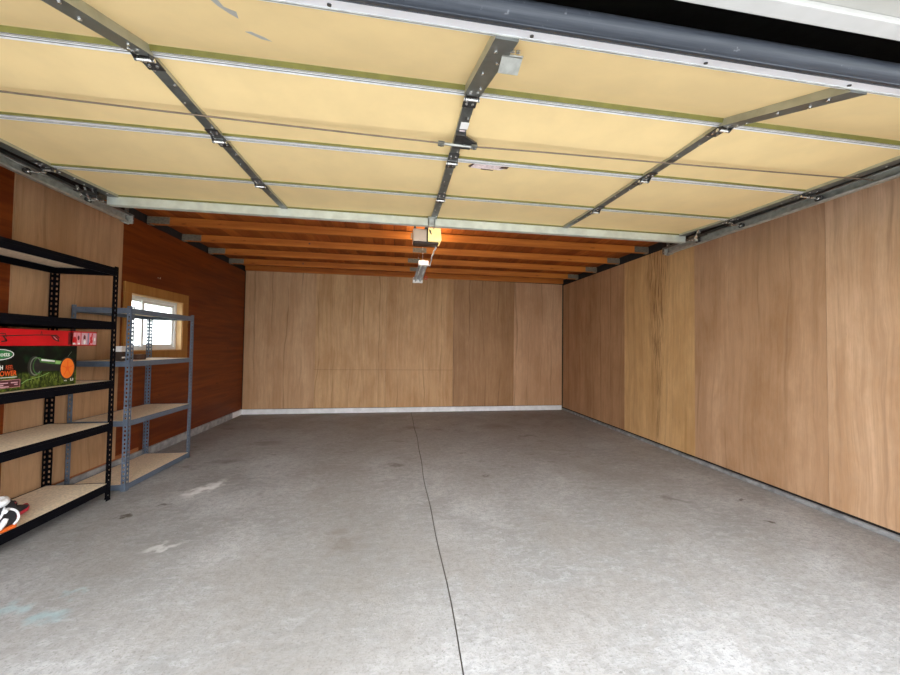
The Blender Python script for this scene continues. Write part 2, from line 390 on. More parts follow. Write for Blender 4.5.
# left wall, with the hole for the window
Y0, Y1, Z0, Z1 = -2.632, -1.765, 1.165, 1.775       # rough opening
wl = MB()
for a, c, z0, z1 in ((-6.0, Y0, 0, 2.56), (Y1, .02, 0, 2.56), (Y0, Y1, 0, Z0), (Y0, Y1, Z1, 2.56)):
    wl.box((-.14, a, z0), (-.004, c, z1))
wall_left = struct('wall_left', wl, M['mahogany'])
p = MB(); p.box((-.004, -3.735, .115), (.009, -2.762, 2.555))
tag(p.build('plywood_panel', plywood('left_plywood', (.50,.31,.175), (.43,.25,.13), 'y', 44.0, cath=.3), wall_left), kind='structure')
p = MB(); p.box((-.004, -5.85, .098), (.006, -2.45, .135)); tag(p.build('sill_plate', M['sill_wood'], wall_left), kind='structure')
up = MB(); up.box((-.14, -6.0, 2.56), (-.02, .02, 2.80)); tag(up.build('top_plate', M['gap'], wall_left), kind='structure')  # near-black so the recess over the wall boards reads as shade
cl = MB(); cl.box((-.02, FRONT, 0), (.016, -.35, .096), 0); cl.box((-.02, -.35, 0), (.016, -.004, .094), 1)
struct('baseboard_left', cl, [M['curb'], M['curb_white']], .006)

# front wall: two returns and the header over the opening
OX0, OX1 = .62, 5.44
fw = MB(); fw.box((-.14, -6.045, 0), (OX0-.03, FRONT, 2.80)); fw.box((OX1+.03, -6.045, 0), (WX+.14, FRONT, 2.80))
fw.box((-.14, -6.045, 2.165), (WX+.14, FRONT, 2.80))
struct('wall_front', fw, M['soffit'])
tr = MB(); tr.box((OX0-.03, -6.06, 2.128), (OX1+.03, FRONT+.004, 2.165))
tr.box((OX0-.03, -6.06, 0), (OX0, FRONT+.004, 2.128)); tr.box((OX1, -6.06, 0), (OX1+.03, FRONT+.004, 2.128))
struct('trim_1', tr, M['soffit'], .003)                 # jamb lining
st = MB(); st.box((OX0, -5.93, 2.112), (OX1, FRONT+.006, 2.128)); struct('trim_2', st, M['trim_white'], .003)   # stop strip
ot = MB(); ot.box((OX0-.12, -6.08, 2.118), (OX1+.12, -6.045, 2.26)); struct('trim_3', ot, M['trim_white'], .004)
# hole-free attic above the joists, planks run front to back
dk = MB(); bw = .14; n = int((WX+.26)/bw)+1
for i in range(n):
    x0 = -.13 + i*bw; dz = random.uniform(-.003, .003)
    dk.box((x0+.003, -5.0, 2.665+dz), (x0+bw-.003, .10, 2.685))
dk.box((-.14, -6.045, 2.64), (WX+.14, -5.0, 2.69), 1)  # near-black board added so the slot above the seal reads as shade
dk.box((-.14, -6.045, 2.69), (WX+.14, .12, 2.80), 1)
struct('ceiling', dk, [M['deck'], M['gap']])
rf = MB(); rf.box((-.5, -6.045, 2.80), (WX+.5, .5, 2.92)); struct('roof', rf, M['gap'])

# ------------------------------------------------------------------ ceiling joists (bottom chords of the roof trusses)
JZ = 2.556
def where(i):
    return ['wooden ceiling joist nearest to the back wall', 'wooden ceiling joist second from the back wall',
            'wooden ceiling joist third from the back wall', 'wooden ceiling joist fourth from the back wall just behind the garage door',
            'wooden ceiling joist directly above the garage door opener'][i]
for i, y in enumerate((-.62, -1.23, -1.84, -2.45, -3.06)):
    t = empty('ceiling_joist', (0, y, JZ), where(i), 'joist', 'ceiling joists across the garage')
    zb = JZ
    b = MB(); b.box((.035, y, zb), (2.93 - .02*(i % 2), y+.038, zb+.090)); b.box((2.932 - .02*(i % 2), y, zb), (WX-.025, y+.038, zb+.089))
    b.build('chord', M['joist'], t, .002)
    for x0, x1 in ((.012, .235), (WX-.22, WX-.012)):
        h = MB(); h.box((x0, y-.004, zb+.006), (x1, y-.001, zb+.084)); h.box((x0 if x0 < 1 else x1-.05, y-.004, zb-.004), ((x0+.05) if x0 < 1 else x1, y+.042, zb-.001))
        h.build('joist_hanger', M['nail'], t)
    px = MB(); x0 = 2.90 + (-.03 if i % 2 else .02); px.box((x0, y-.003, zb+.008), (x0+.19, y-.0005, zb+.076))
    for k in range(4):
        for q in range(3): px.box((x0+.015+k*.045, y-.0045, zb+.02+q*.022), (x0+.035+k*.045, y-.003, zb+.026+q*.022))
    px.build('nail_plate', M['nail'], t)
    if i in (0, 2):
        kn = MB()
        kn.cyl((1.15+.2*i, y-.001, zb+.05), (1.15+.2*i, y+.001, zb+.05), .012, 10)
        kn.build('knot', M['stain'], t)
lb = MB(); lb.box((.02, -.040, 2.572), (WX-.02, -.002, 2.664)); 
struct('trim_4', lb, M['joist'])

# ------------------------------------------------------------------ window
w = MB()
fx0, fx1 = -.105, -.055
def frame(mb, y0, y1, z0, z1, t, x0, x1, mi=0):
    mb.box((x0, y0, z0), (x1, y1, z0+t), mi); mb.box((x0, y0, z1-t), (x1, y1, z1), mi)
    mb.box((x0, y0, z0+t), (x1, y0+t, z1-t), mi); mb.box((x0, y1-t, z0+t), (x1, y1, z1-t), mi)
frame(w, Y0+.012, Y1-.012, Z0+.012, Z1-.012, .034, fx0, fx1)
win = struct('window_1', w, M['vinyl'], .003)
ym = -2.33
sa = MB(); frame(sa, ym-.02, Y1-.046, Z0+.046, Z1-.046, .030, -.098, -.070); tag(sa.build('sliding_sash', M['vinyl'], win, .002), kind='structure')
sa = MB(); frame(sa, Y0+.046, ym+.012, Z0+.046, Z1-.046, .020, -.104, -.084); tag(sa.build('fixed_sash', M['vinyl'], win, .002), kind='structure')
pn = MB(); pn.box((-.086, ym+.010, Z0+.076), (-.082, Y1-.076, Z1-.076)); tag(pn.build('pane', M['glass'], win), kind='structure')
pn = MB(); pn.box((-.096, Y0+.066, Z0+.066), (-.092, ym-.008, Z1-.066)); tag(pn.build('pane', M['glass'], win), kind='structure')
rv = MB(); frame(rv, Y0-.0, Y1+.0, Z0-.0, Z1+.0, .012, -.135, .004); tag(rv.build('reveal', M['reveal'], win), kind='structure')
ca = MB(); cy0, cy1, cz0, cz1 = -2.722, -1.66, 1.04, 1.878
ca.box((-.004, cy0, Z1-.004), (.016, cy1, cz1)); ca.box((-.004, cy0, cz0), (.016, cy1, Z0+.004))
ca.box((-.004, cy0, Z0+.004), (.016, Y0+.004, Z1-.004)); ca.box((-.004, Y1-.004, Z0+.004), (.016, cy1, Z1-.004))
tag(ca.build('casing', M['casing'], win, .002), kind='structure')

# ------------------------------------------------------------------ overhead garage door, open
DX0, DX1 = .500, 5.545
J = [V((0,-5.688,2.156)), V((0,-5.205,2.345)), V((0,-4.655,2.356)), V((0,-4.110,2.368)), V((0,-3.585,2.398))]
door = empty('garage_door', (3.03, -5.72, 2.13), 'open overhead sectional garage door with cream insulation panels and white rails', 'garage door')
X = V((1,0,0))
SX = [DX0, 1.785, 3.035, 4.275, DX1]                     # stile centres
for k in range(4):
    a, c = J[k], J[k+1]; U = (c - a).normalized(); L = (c - a).length; N = X.cross(U)     # N points up, away from the room
    if N.z < 0: N = -N
    D = lambda u, x, d, a=a, U=U, N=N: a + U*u + N*d + X*x
    def dbox(mb, u0, u1, x0, x1, d0, d1, mi=0, D=D):
        p = [D(u0,x0,d0), D(u0,x1,d0), D(u1,x1,d0), D(u1,x0,d0), D(u0,x0,d1), D(u0,x1,d1), D(u1,x1,d1), D(u1,x0,d1)]
        mb.hexa(p, mi)
    R = MB(); rw = .022 if k else .019
    # bottom rail and top rail: white undersides, olive sides; a thin skin behind
    for u0, u1 in ((.0015, rw), (L-rw, L-.0015)):
        dbox(R, u0, u1, DX0, DX1, 0, .045, [0, 1, 1, 1, 1, 1])
        dbox(R, u0+.006 if u0 < .1 else u0+.002, u0+.009 if u0 < .1 else u0+.005, DX0, DX1, -.0012, 0, 2)
    dbox(R, .0, L, DX0, DX1, .046, .050, 1)
    sec = R.build('door_section', [M['white_rail'], M['olive'], M['galv_dark']], door)
    # insulation boards, one to each bay, slightly creased
    for q in range(4):
        x0, x1 = SX[q]+.004, SX[q+1]-.004
        P = MB(); dp = .020 if k == 0 else .013
        prof = [(rw-.002, dp), (L*.30, dp-.001), (L*.58, dp-(.006 if k == 1 else .001)), (L*.66, dp-.001), (L-rw+.002, dp)]
        vs = [D(u, x0, d) for u, d in prof] + [D(u, x1, d) for u, d in prof] + [D(u, x0, .044) for u, d in prof] + [D(u, x1, .044) for u, d in prof]
        n = len(prof); fs = [(i, i+1, n+i+1, n+i) for i in range(n-1)] + [(2*n+i, 3*n+i, 3*n+i+1, 2*n+i+1) for i in range(n-1)]
        fs += [(0, n, 3*n, 2*n), (n-1, 3*n-1, 4*n-1, 2*n-1)]
        P.add(vs, fs, 0, False); P.build('insulation_panel', M['cream'], sec)
    for q, x in enumerate(SX):
        wdt = .070 if k == 0 else .050
        if q in (0, 4): wdt = .065
        x0, x1 = (x, x+wdt) if q == 0 else ((x-wdt, x) if q == 4 else (x-wdt/2, x+wdt/2))
        s_ = MB(); e0 = .018 if k else .0; dbox(s_, e0, L-.004, x0, x1, -.006 if k else -.012, .030, [0,0,0,1,0,1])
        for i in range(4):
            uu = (.08, .16, L*.5, L-.1)[i]; xx = (x0+x1)/2 + (.014 if i % 2 else -.012)
            s_.cyl(D(uu, xx, -.006 if k else -.012), D(uu, xx, -.010 if k else -.016), .0055, 8, 2)
        if k < 3 or q: s_.box(*(lambda p: (p - V((.004,.004,.001)), p + V((.004,.004,.001))))(D(L*.62, (x0+x1)/2, -.0065)), 3)
        s_.build('stile', [M['galv_dark'], M['tan_reflect_steel'], M['bright'], M['dark_steel']], sec)
# hinges at the three joints
def hinge(jk, x, end=False):
    a, mdl, c = J[jk-1], J[jk], J[jk+1]; U0 = (mdl - a).normalized(); U1 = (c - mdl).normalized()
    N0 = X.cross(U0); N1 = X.cross(U1); N0 = N0 if N0.z > 0 else -N0; N1 = N1 if N1.z > 0 else -N1
    h = MB(); w2 = .030
    h.obox(mdl + U1*.045 - N1*.0085 + X*x, (X, U1, N1), (w2, .034, .0016))
    h.obox(mdl - U0*.050 - N0*.0085 + X*x, (X, U0, N0), (w2, .034, .0016))
    for sx in (-1, 1):     # bent ears
        p = [mdl + X*(x + sx*w2) + U1*.014 - N1*.006, mdl + X*(x + sx*w2) - U0*.030 - N0*.006, mdl + X*(x + sx*w2) - N0*.032 - U0*.006, mdl + X*(x + sx*w2) - N1*.030 + U1*.010]
        h.prism(p, X*(-sx*.003))
    pin = mdl - N0*.024 + U1*.002
    h.cyl(pin + X*(x - w2 - .004), pin + X*(x + w2 + .004), .0068, 12, 1)
    for sx, uu in ((-.014, .055), (.014, .055), (-.014, .035)):
        h.cyl(mdl + U1*uu - N1*.010 + X*(x+sx), mdl + U1*uu - N1*.0145 + X*(x+sx), .0058, 6, 1)
        h.cyl(mdl - U0*uu - N0*.010 + X*(x+sx), mdl - U0*uu - N0*.0145 + X*(x+sx), .0058, 6, 1)
    ho = h.build('hinge', [M['dark_steel'], M['bright']], door)
for jk in (1, 2, 3):
    for q in range(5):
        x = SX[q] + (.034 if q == 0 else (-.034 if q == 4 else 0)); hinge(jk, x)
# rollers in the side tracks
TZ = 2.327
def roller(y, z, side):
    x0 = DX0+.02 if side < 0 else DX1-.02; x1 = .418 if side < 0 else 5.622
    r = MB(); r.cyl((x0, y, z), (x1 - .012*side*-1*0, y, z), .005, 8, 0)
    cx = x1; r.cyl((cx - .008, y, z), (cx + .008, y, z), .0215, 18, 1); r.cyl((cx - .0095, y, z), (cx + .0095, y, z), .009, 12, 0)
    r.build('roller', [M['bright'], M['dark_steel']], door)
for s_ in (-1, 1):
    for y in (-5.21, -4.655, -4.11, -3.68): roller(y, TZ, s_)
# top roller brackets with bright slotted plates
for s_ in (-1, 1):
    xc = DX0+.005 if s_ < 0 else DX1-.005
    bq = MB(); bq.box((xc-.03, -3.76, 2.318), (xc+.03, -3.755, 2.43)); bq.box((xc-.03, -3.78, 2.395), (xc+.03, -3.62, 2.400))
    for i in range(3): bq.obox((xc-.052*s_*-1*0 + (-.05+.03*i), -3.80+.022*i, 2.345), ((1,0,0), (0,.5,-.85), (0,.85,.5)), (.006, .040, .003), 1)
    bq.box((xc-.065, -3.83, 2.338), (xc+.035, -3.72, 2.342), 0)
    bq.build('top_roller_bracket', [M['dark_steel'], M['bright']], door)
# reinforcing strut on the rear edge
sg = MB(); a = J[4]
xa, xz = DX0-.015, DX1+.01
sg.box((xa, -3.604, 2.332), (xz, -3.600, 2.402)); sg.box((xa, -3.600, 2.332), (xz, -3.560, 2.336)); sg.box((xa, -3.560, 2.332), (xz, -3.556, 2.40)); sg.box((xa, -3.607, 2.330), (xz, -3.595, 2.3325))
sg.build('strut', M['galv_light'], door)
# aluminium retainer and rubber seal on the front edge
U = (J[1]-J[0]).normalized(); N = X.cross(U); N = N if N.z > 0 else -N
D = lambda u, x, d: J[0] + U*u + N*d + X*x
rt = MB(); 
def dbx(mb, u0, u1, x0, x1, d0, d1, mi=0):
    mb.hexa([D(u0,x0,d0), D(u0,x1,d0), D(u1,x1,d0), D(u1,x0,d0), D(u0,x0,d1), D(u0,x1,d1), D(u1,x1,d1), D(u1,x0,d1)], mi)
dbx(rt, -.050, -.002, DX0, DX1, -.002, .002, 0); dbx(rt, -.002, .003, DX0, DX1, -.005, .012, 1); dbx(rt, -.050, -.046, DX0, DX1, .002, .03, 0)
for x in (1.1, 1.9, 2.55, 3.10, 3.66, 4.20, 4.8): rt.cyl(D(-.022, x, -.002), D(-.022, x, -.006), .0055, 8, 2)
rt.build('seal_retainer', [M['alu'], M['galv'], M['dark_steel']], door)
sl = MB(); rings = []
ca_ = D(-.087, 0, .012)
for x in (DX0, DX0+1.2, 3.0, DX1-1.2, DX1):
    ring = []
    for t in range(20):
        an = 2*math.pi*t/20; ring.append(ca_ + U*math.cos(an)*.034 + N*math.sin(an)*.026 + X*x)
    rings.append(ring)
sl.loft(rings); dbx(sl, -.060, -.048, DX0, DX1, .004, .018)
for k in range(2): sl.tube([D(-.066 - k*.030, x, -.0095 - .004*k) for x in (DX0, 2, 4, DX1)], .0022, 6)
sl.build('bottom_seal', M['rubber'], door)
# lift bracket plate on the front of the centre stile
lp = MB(); cpt = D(.115, 3.092, -.012)
lp.obox(D(.105, 3.082, -.010), (X, U, N), (.034, .012, .002)); lp.obox(D(.125, 3.084, -.026), (X, U*.75 - N*.66, N*.75 + U*.66), (.034, .026, .0018))
for sx in (-.018, .012): lp.cyl(D(.070, 3.084+sx*.6, -.006), D(.070, 3.084+sx*.6, -.012), .007, 8, 1)
lp.build('lift_plate', [M['galv'], M['bright']], door, .001)
# lock bars and their pivot on the second section
U = (J[2]-J[1]).normalized(); N = X.cross(U); N = N if N.z > 0 else -N
D = lambda u, x, d: J[1] + U*u + N*d + X*x
ub = .345
for x0, x1, s0, s1 in ((DX0-.06, 2.945, -.078, -.004), (3.125, DX1+.06, .0, -.080)):
    lk = MB(); pts = []
    for i in range(9):
        t = i/8; x = x0 + (x1-x0)*t; w_ = t if s1 > s0 else t**.75; pts.append(D(ub + s0 + (s1-s0)*w_, x, -.030 - .006*math.sin(math.pi*t)))
    lk.tube(pts, .0042, 8); lk.build('lock_bar', M['rod'], door)
pv = MB(); pv.cyl(D(ub-.004, 2.93, -.031), D(ub+.004, 3.135, -.031), .0075, 10, 0)
for x in (2.945, 3.12):
    pv.obox(D(ub, x, -.031), (X, U, N), (.016, .016, .006), 1); pv.cyl(D(ub, x, -.036), D(ub, x, -.044), .007, 6, 1)
pv.obox(D(ub-.025, 3.035, -.018), (X, U, N), (.026, .060, .012), 2)
pv.prism([D(ub-.065, 3.055, -.010), D(ub-.01, 3.135, -.012), D(ub+.015, 3.12, -.012), D(ub+.01, 3.05, -.010)], N*-.010, 2)
pv.obox(D(ub+.035, 3.075, -.024), (X, U, N), (.030, .004, .003), 2)
pv.build('lock_pivot', [M['galv'], M['galv_dark'], M['dark_steel']], door, .001)
sk = MB(); sk.obox(D(.215, 3.043, -.0075), (X, U, N), (.020, .026, .0006)); sk.obox(D(.265, 3.040, -.0078), (X, U, N), (.015, .014, .0006), 1)
sk.build('stile_sticker', [M['white_pl'], M['paper']], door)
# torn paper residue on the third section
U = (J[3]-J[2]).normalized(); N = X.cross(U); N = N if N.z > 0 else -N
D = lambda u, x, d: J[2] + U*u + N*d + X*x
tp = MB()
def flat(mb, pts, d, mi): mb.prism([D(u, x, d) for x, u in pts], N*-.0006, mi)
flat(tp, [(3.1550,0.0700),(3.1800,0.0370),(3.2400,0.0400),(3.3100,0.0340),(3.3650,0.0460),(3.3800,0.0730),(3.3500,0.0970),(3.2800,0.0940),(3.2200,0.1000),(3.1700,0.0940)], .0126, 0)
flat(tp, [(3.1450,0.0775),(3.1700,0.0400),(3.1800,0.0460),(3.1600,0.0940)], .0119, 1); flat(tp, [(3.3500,0.0490),(3.3950,0.0460),(3.3900,0.0730),(3.3400,0.0760)], .0119, 1); flat(tp, [(3.2300,0.0940),(3.3100,0.1000),(3.3100,0.1090),(3.2300,0.1060)], .0119, 1)
tp.build('torn_label', [M['paper'], M['stain']], door)
# pale scuffs on the front section's insulation
U = (J[1]-J[0]).normalized(); N = X.cross(U); N = N if N.z > 0 else -N
D = lambda u, x, d: J[0] + U*u + N*d + X*x
sc = MB()
flat(sc, [(2.215,.10),(2.235,.09),(2.235,.13),(2.26,.15),(2.25,.19),(2.235,.165),(2.22,.13)], .0190, 0); flat(sc, [(2.235,.275),(2.255,.27),(2.285,.30),(2.30,.325),(2.27,.315)], .0190, 0)
sc.build('paint_scuff', M['trim_white'], door)
# mounting bracket for the opener arm at the top of the centre stile
cb_ = MB(); cb_.box((2.985, -3.613, 2.336), (3.045, -3.608, 2.41)); cb_.box((2.985, -3.66, 2.384), (3.045, -3.608, 2.388)); cb_.box((2.985, -3.613, 2.322), (2.993, -3.545, 2.40)); cb_.box((3.037, -3.613, 2.322), (3.045, -3.545, 2.40))
cb_.build('arm_bracket', M['galv'], door)

# ------------------------------------------------------------------ side tracks
def track(side):
    xb = .400 if side < 0 else 5.640                 # back plate
    o = empty('door_track', (xb, -4.2, 2.327), ['galvanised garage door track along the left wall above the plywood panel', 'galvanised garage door track along the right wall above the plywood panels'][side > 0], 'door track', 'garage door tracks')
    di = 1 if side < 0 else -1                        # towards the door
    path = [V((0,-3.30,TZ)), V((0,-5.25,TZ))]
    for i in range(1, 9):
        t = math.pi/2*i/8; path.append(V((0, -5.25-.36*math.sin(t), TZ-.36*(1-math.cos(t)))))
    path.append(V((0, -5.61, .12)))
    h = .033; prof = [(0, h), (.030*di, h), (.036*di, h-.010), (.034*di, h-.012), (.029*di, h-.003), (.003*di, h-.003),
                      (.003*di, -h+.003), (.029*di, -h+.003), (.034*di, -h+.012), (.036*di, -h+.010), (.030*di, -h), (0, -h)]
    rings = []
    for i, p in enumerate(path):
        a = path[max(i-1, 0)]; c = path[min(i+1, len(path)-1)]; d = (c - a).normalized(); up = d.cross(X); up = up if (up.z > 0 or i > 5) else -up
        if i == 0: upref = up
        rings.append([p + X*(xb + q[0]) + up*q[1] for q in prof])
    t_ = MB(); t_.loft(rings, smooth=False); t_.build('track_rail', M['galv'], o)
    an = MB(); an.box((xb-.004*di, -5.2, TZ-.01), (xb, -3.20, TZ+.065)); an.box((xb-.035*di, -5.2, TZ+.062), (xb, -3.20, TZ+.065))
    an.build('angle_iron', M['galv_dark'], o)
    hg = MB(); hg.box((xb-.004*di, -3.30, TZ-.035), (xb-.001*di, -3.26, 2.664)); hg.box((xb-.034*di, -3.262, TZ-.035), (xb-.001*di, -3.26, 2.664))
    for i in range(4): hg.cyl((xb-.012*di, -3.28, TZ-.02+.03*i), (xb+.006*di, -3.28, TZ-.02+.03*i), .006, 8, 1)
    hg.build('hanger', [M['galv_dark'], M['bright']], o)
    eb = MB(); eb.box((xb, -3.36, TZ-.042), (xb+.012*di, -3.27, TZ-.036)); eb.box((xb, -3.29, TZ-.04), (xb+.05*di, -3.285, TZ+.03))
    eb.cyl((xb+.03*di, -3.30, TZ), (xb+.03*di, -3.255, TZ), .006, 8); eb.build('end_stop', M['galv'], o)
track(-1); track(1)

# ------------------------------------------------------------------ opener
op = empty('garage_door_opener', (3.01, -3.0, 2.35), 'garage door opener motor box with yellow lens hanging behind the open door', 'garage door opener')
b = MB(); b.box((2.876, -3.0, 2.376), (3.035, -2.82, 2.508)); b.build('housing', M['almond'], op, .012)
b = MB(); b.loft([[(x, y, z) for x, z in ((3.037, 2.378), (3.168, 2.378), (3.178, 2.395), (3.168, 2.518), (3.037, 2.518))] for y in (-3.012, -2.83)], smooth=False); b.build('light_lens', M['amber'], op, .008)
b = MB(); b.box((2.880, -2.998, 2.352), (3.150, -2.87, 2.374)); b.build('base_plate', M['brown_pl'], op, .008)
b = MB(); b.box((3.000, -3.50, 2.515), (3.030, -2.95, 2.550)); b.build('drive_rail', M['galv_dark'], op)
b = MB(); b.box((3.006, -3.45, 2.462), (3.026, -3.25, 2.512)); b.prism([(3.012,-3.542,2.345),(3.012,-3.51,2.345),(3.012,-3.34,2.47),(3.012,-3.38,2.48)], (.008,0,0)); b.build('trolley_arm', M['black_pl'], op)
b = MB(); b.prism([(3.04,-3.013,2.50),(3.06,-3.013,2.49),(3.075,-3.013,2.44),(3.055,-3.013,2.46)], (0,-.003,0)); b.box((3.02,-3.016,2.36),(3.034,-3.0,2.516)); b.build('antenna_wire', M['black_pl'], op)
for x in (2.89, 3.14):
    b = MB(); b.box((x, -2.90, 2.49), (x+.022, -2.897, 2.664)); b.build('hanging_strap', M['nail'], op)

b = MB(); b.cyl((3.105, -2.83, 2.45), (3.105, -2.80, 2.45), .014, 12); b.loft([[V((3.105 + r*math.cos(2*math.pi*k/14), y, 2.45 + r*math.sin(2*math.pi*k/14))) for k in range(14)] for y, r in ((-2.80,.014),(-2.785,.022),(-2.765,.028),(-2.745,.026),(-2.735,.014))])
mb_, nt_, b_ = base('lit_bulb', (.9,.85,.7), .3); b_.inputs['Emission Color'].default_value = (1,.84,.6,1); b_.inputs['Emission Strength'].default_value = 6
b.build('bulb', mb_, op)
bl = bpy.data.lights.new('opener_bulb', 'POINT'); bl.energy = 5; bl.color = (1,.86,.66); bl.shadow_soft_size = .03
bo = bpy.data.objects.new('opener_bulb', bl); COL.objects.link(bo); bo.location = (3.105, -2.69, 2.44)
# ------------------------------------------------------------------ shop light
sh = empty('hanging_shop_light', (3.03, -1.9, 2.27), 'unlit white fluorescent shop light hanging from the ceiling behind the opener', 'shop light')
SL = [(-2.21, 3.047), (-1.60, 3.005)]
def sp(t, dx, dz): return V((SL[0][1] + (SL[1][1]-SL[0][1])*t + dx*(.95+.12*t), SL[0][0] + (SL[1][0]-SL[0][0])*t, 2.325 - .112*t + dz))
b = MB(); b.loft([[sp(t, dx, dz) for dx, dz in ((-.062,0),(-.05,.012),(-.022,.022),(-.022,.060),(.022,.060),(.022,.022),(.05,.012),(.062,0),(.060,-.003),(.0,.010),(-.060,-.003))] for t in (.05, .97)], smooth=False)
b.build('reflector', M['fixture'], sh)
for t0, t1 in ((0, .075), (.945, 1.0)):
    b = MB(); b.loft([[sp(t, dx, dz) for dx, dz in ((-.066,-.012 if t0 == 0 else -.034),(.066,-.012 if t0 == 0 else -.034),(.066,.034),(.060,.040),(-.060,.040),(-.066,.034))] for t in (t0, t1)], smooth=False); b.build('end_cap', M['white_pl'], sh, .003)
for dx in (-.030, .030):
    b = MB(); b.cyl(sp(.06, dx, -.012), sp(.955, dx, -.012), .0125, 12); b.build('tube', M['tube'], sh)
for t in (.15, .85):
    b = MB(); z0 = .058; n = 14 if t < .5 else 18
    ztop = 2.664 - (2.325 - .112*t)
    for i in range(n):
        c = sp(t, 0, z0 + (ztop-z0)*(i+.5)/n); e = (X if i % 2 else V((0,1,0)))
        b.tube([c + e*.006*math.cos(a) + V((0,0,.5*(ztop-z0)/n+.003))*math.sin(a) for a in [2*math.pi*k/8 for k in range(8)]], .0016, 5, close=True)
    c = sp(t, 0, 0); b.box((c.x-.012, c.y-.012, 2.659), (c.x+.012, c.y+.012, 2.668)); b.build('chain', M['bright'], sh)
b = MB(); A = V((3.130, -2.90, 2.351)); B = sp(.04, .060, .0)
pts = [A, A+V((.0,.03,-.018)), V((3.122,-2.78,2.335)), V((3.128,-2.66,2.338)), V((3.118,-2.54,2.325)), V((3.128,-2.42,2.322)), V((3.122,-2.33,2.300)), V((3.128,-2.24,2.292)), B]
import itertools
def smooth(pts, n=6):
    out = []
    for i in range(len(pts)-1):
        p0 = pts[max(i-1,0)]; p1 = pts[i]; p2 = pts[i+1]; p3 = pts[min(i+2, len(pts)-1)]
        for k in range(n):
            t = k/n; out.append(.5*((2*p1) + (p2-p0)*t + (2*p0-5*p1+4*p2-p3)*t*t + (3*p1-p0-3*p2+p3)*t**3))
    return out + [pts[-1]]
b.tube(smooth(pts), .0085, 8); tag(b.build('power_cord', M['white_pl']), 'white power cord dangling from the opener down to the shop light', 'power cord')
b = MB(); c = sp(.80, .098, -.0); b.tube([c + V((.020*math.cos(a), 0, .020*math.sin(a))) for a in [2*math.pi*k/16 for k in range(16)]], .0055, 7, close=True)
b.tube([c + V((0,0,.02)), c + V((-.005,0,.10)), c + V((-.06,.0,.078)), sp(.80, .02, .06)], .002, 6)
b.build('pull_ring', M['red_pl'], sh)

# ------------------------------------------------------------------ shelving units
def slotted(mb, origin, along, across, normal, length, width, hole_w, hole_h, pitch, th=.002, mi=0, start=.03):
    """a steel strip with a row of real slots: origin corner, along = z, across = flange direction"""
    O, A, B, N = V(origin), V(along), V(across), V(normal)
    def slab(a0, a1, b0, b1): mb.hexa([O+A*a0+B*b0, O+A*a1+B*b0, O+A*a1+B*b1, O+A*a0+B*b1, O+A*a0+B*b0+N*th, O+A*a1+B*b0+N*th, O+A*a1+B*b1+N*th, O+A*a0+B*b1+N*th], mi)
    s0 = (width - hole_w)/2
    slab(0, length, 0, s0); slab(0, length, s0+hole_w, width)
    a = 0; nx = start
    while nx + hole_h < length:
        slab(a, nx, s0, s0+hole_w); a = nx + hole_h; nx += pitch
    slab(a, length, s0, s0+hole_w)
def shelving(label, x0, x1, y0, y1, H, tops, bh, mat, board_t, fw, hole, name='shelving_unit'):
    o = empty(name, ((x0+x1)/2, (y0+y1)/2, 0), label, 'shelving unit', 'boltless shelving units by the left wall')
    for x, dx in ((x0, 1), (x1, -1)):
        for y, dy in ((y0, 1), (y1, -1)):
            p = MB(); slotted(p, (x, y, 0), (0,0,1), (dx,0,0), (0,dy,0), H, fw, *hole); slotted(p, (x, y, 0), (0,0,1), (0,dy,0), (dx,0,0), H, fw, *hole)
            p.box((x-.001*dx, y-.001*dy, 0), (x+(fw+.001)*dx, y+.004*dy, .012)); p.box((x-.001*dx, y+.004*dy, 0), (x+.004*dx, y+(fw+.001)*dy, .012))
            p.build('post', mat, o)
    for zt in tops:
        b = MB(); b.box((x0+.008, y0+.008, zt-board_t), (x1-.008, y1-.008, zt-.002)); sb = b.build('shelf_board', M['chip'], o, .001)
        def beam(p, q, inward):       # folded beam: upright face, a small ledge inward
            p, q, inward = V(p), V(q), V(inward); mb = MB(); d = (q-p).normalized()
            def sl(i0, i1, z0, z1): 
                mb.hexa([p+inward*i0+V((0,0,z0)), q+inward*i0+V((0,0,z0)), q+inward*i1+V((0,0,z0)), p+inward*i1+V((0,0,z0)), p+inward*i0+V((0,0,z1)), q+inward*i0+V((0,0,z1)), q+inward*i1+V((0,0,z1)), p+inward*i1+V((0,0,z1))])
            sl(.0022, .0045, -bh, 0); sl(.0045, .022, -board_t-.003, -board_t-.001); sl(.0005, .0022, -bh*.42, -bh*.34); sl(.0045, .016, -bh, -bh+.002)
            mb.build('beam', mat, sb)
        z = zt
        beam((x1, y0+.003, z), (x1, y1-.003, z), (-1,0,0)); beam((x0, y0+.003, z), (x0, y1-.003, z), (1,0,0))
        beam((x0+.003, y1, z), (x1-.003, y1, z), (0,-1,0)); beam((x0+.003, y0, z), (x1-.003, y0, z), (0,1,0))
    return o
shelving('black metal shelving unit nearest to the camera holding a red and a green box', .030, .478, -4.68, -3.455, 1.872, (1.862, 1.425, .955, .615, .135), .062, M['black'], .014, .038, (.014, .018, .040))
shelving('blue-grey metal shelving unit standing under the window beyond the black one', .032, .480, -3.305, -2.395, 1.572, (1.555, 1.098, .592, .056), .046, M['greyblue'], .012, .036, (.014, .018, .036))

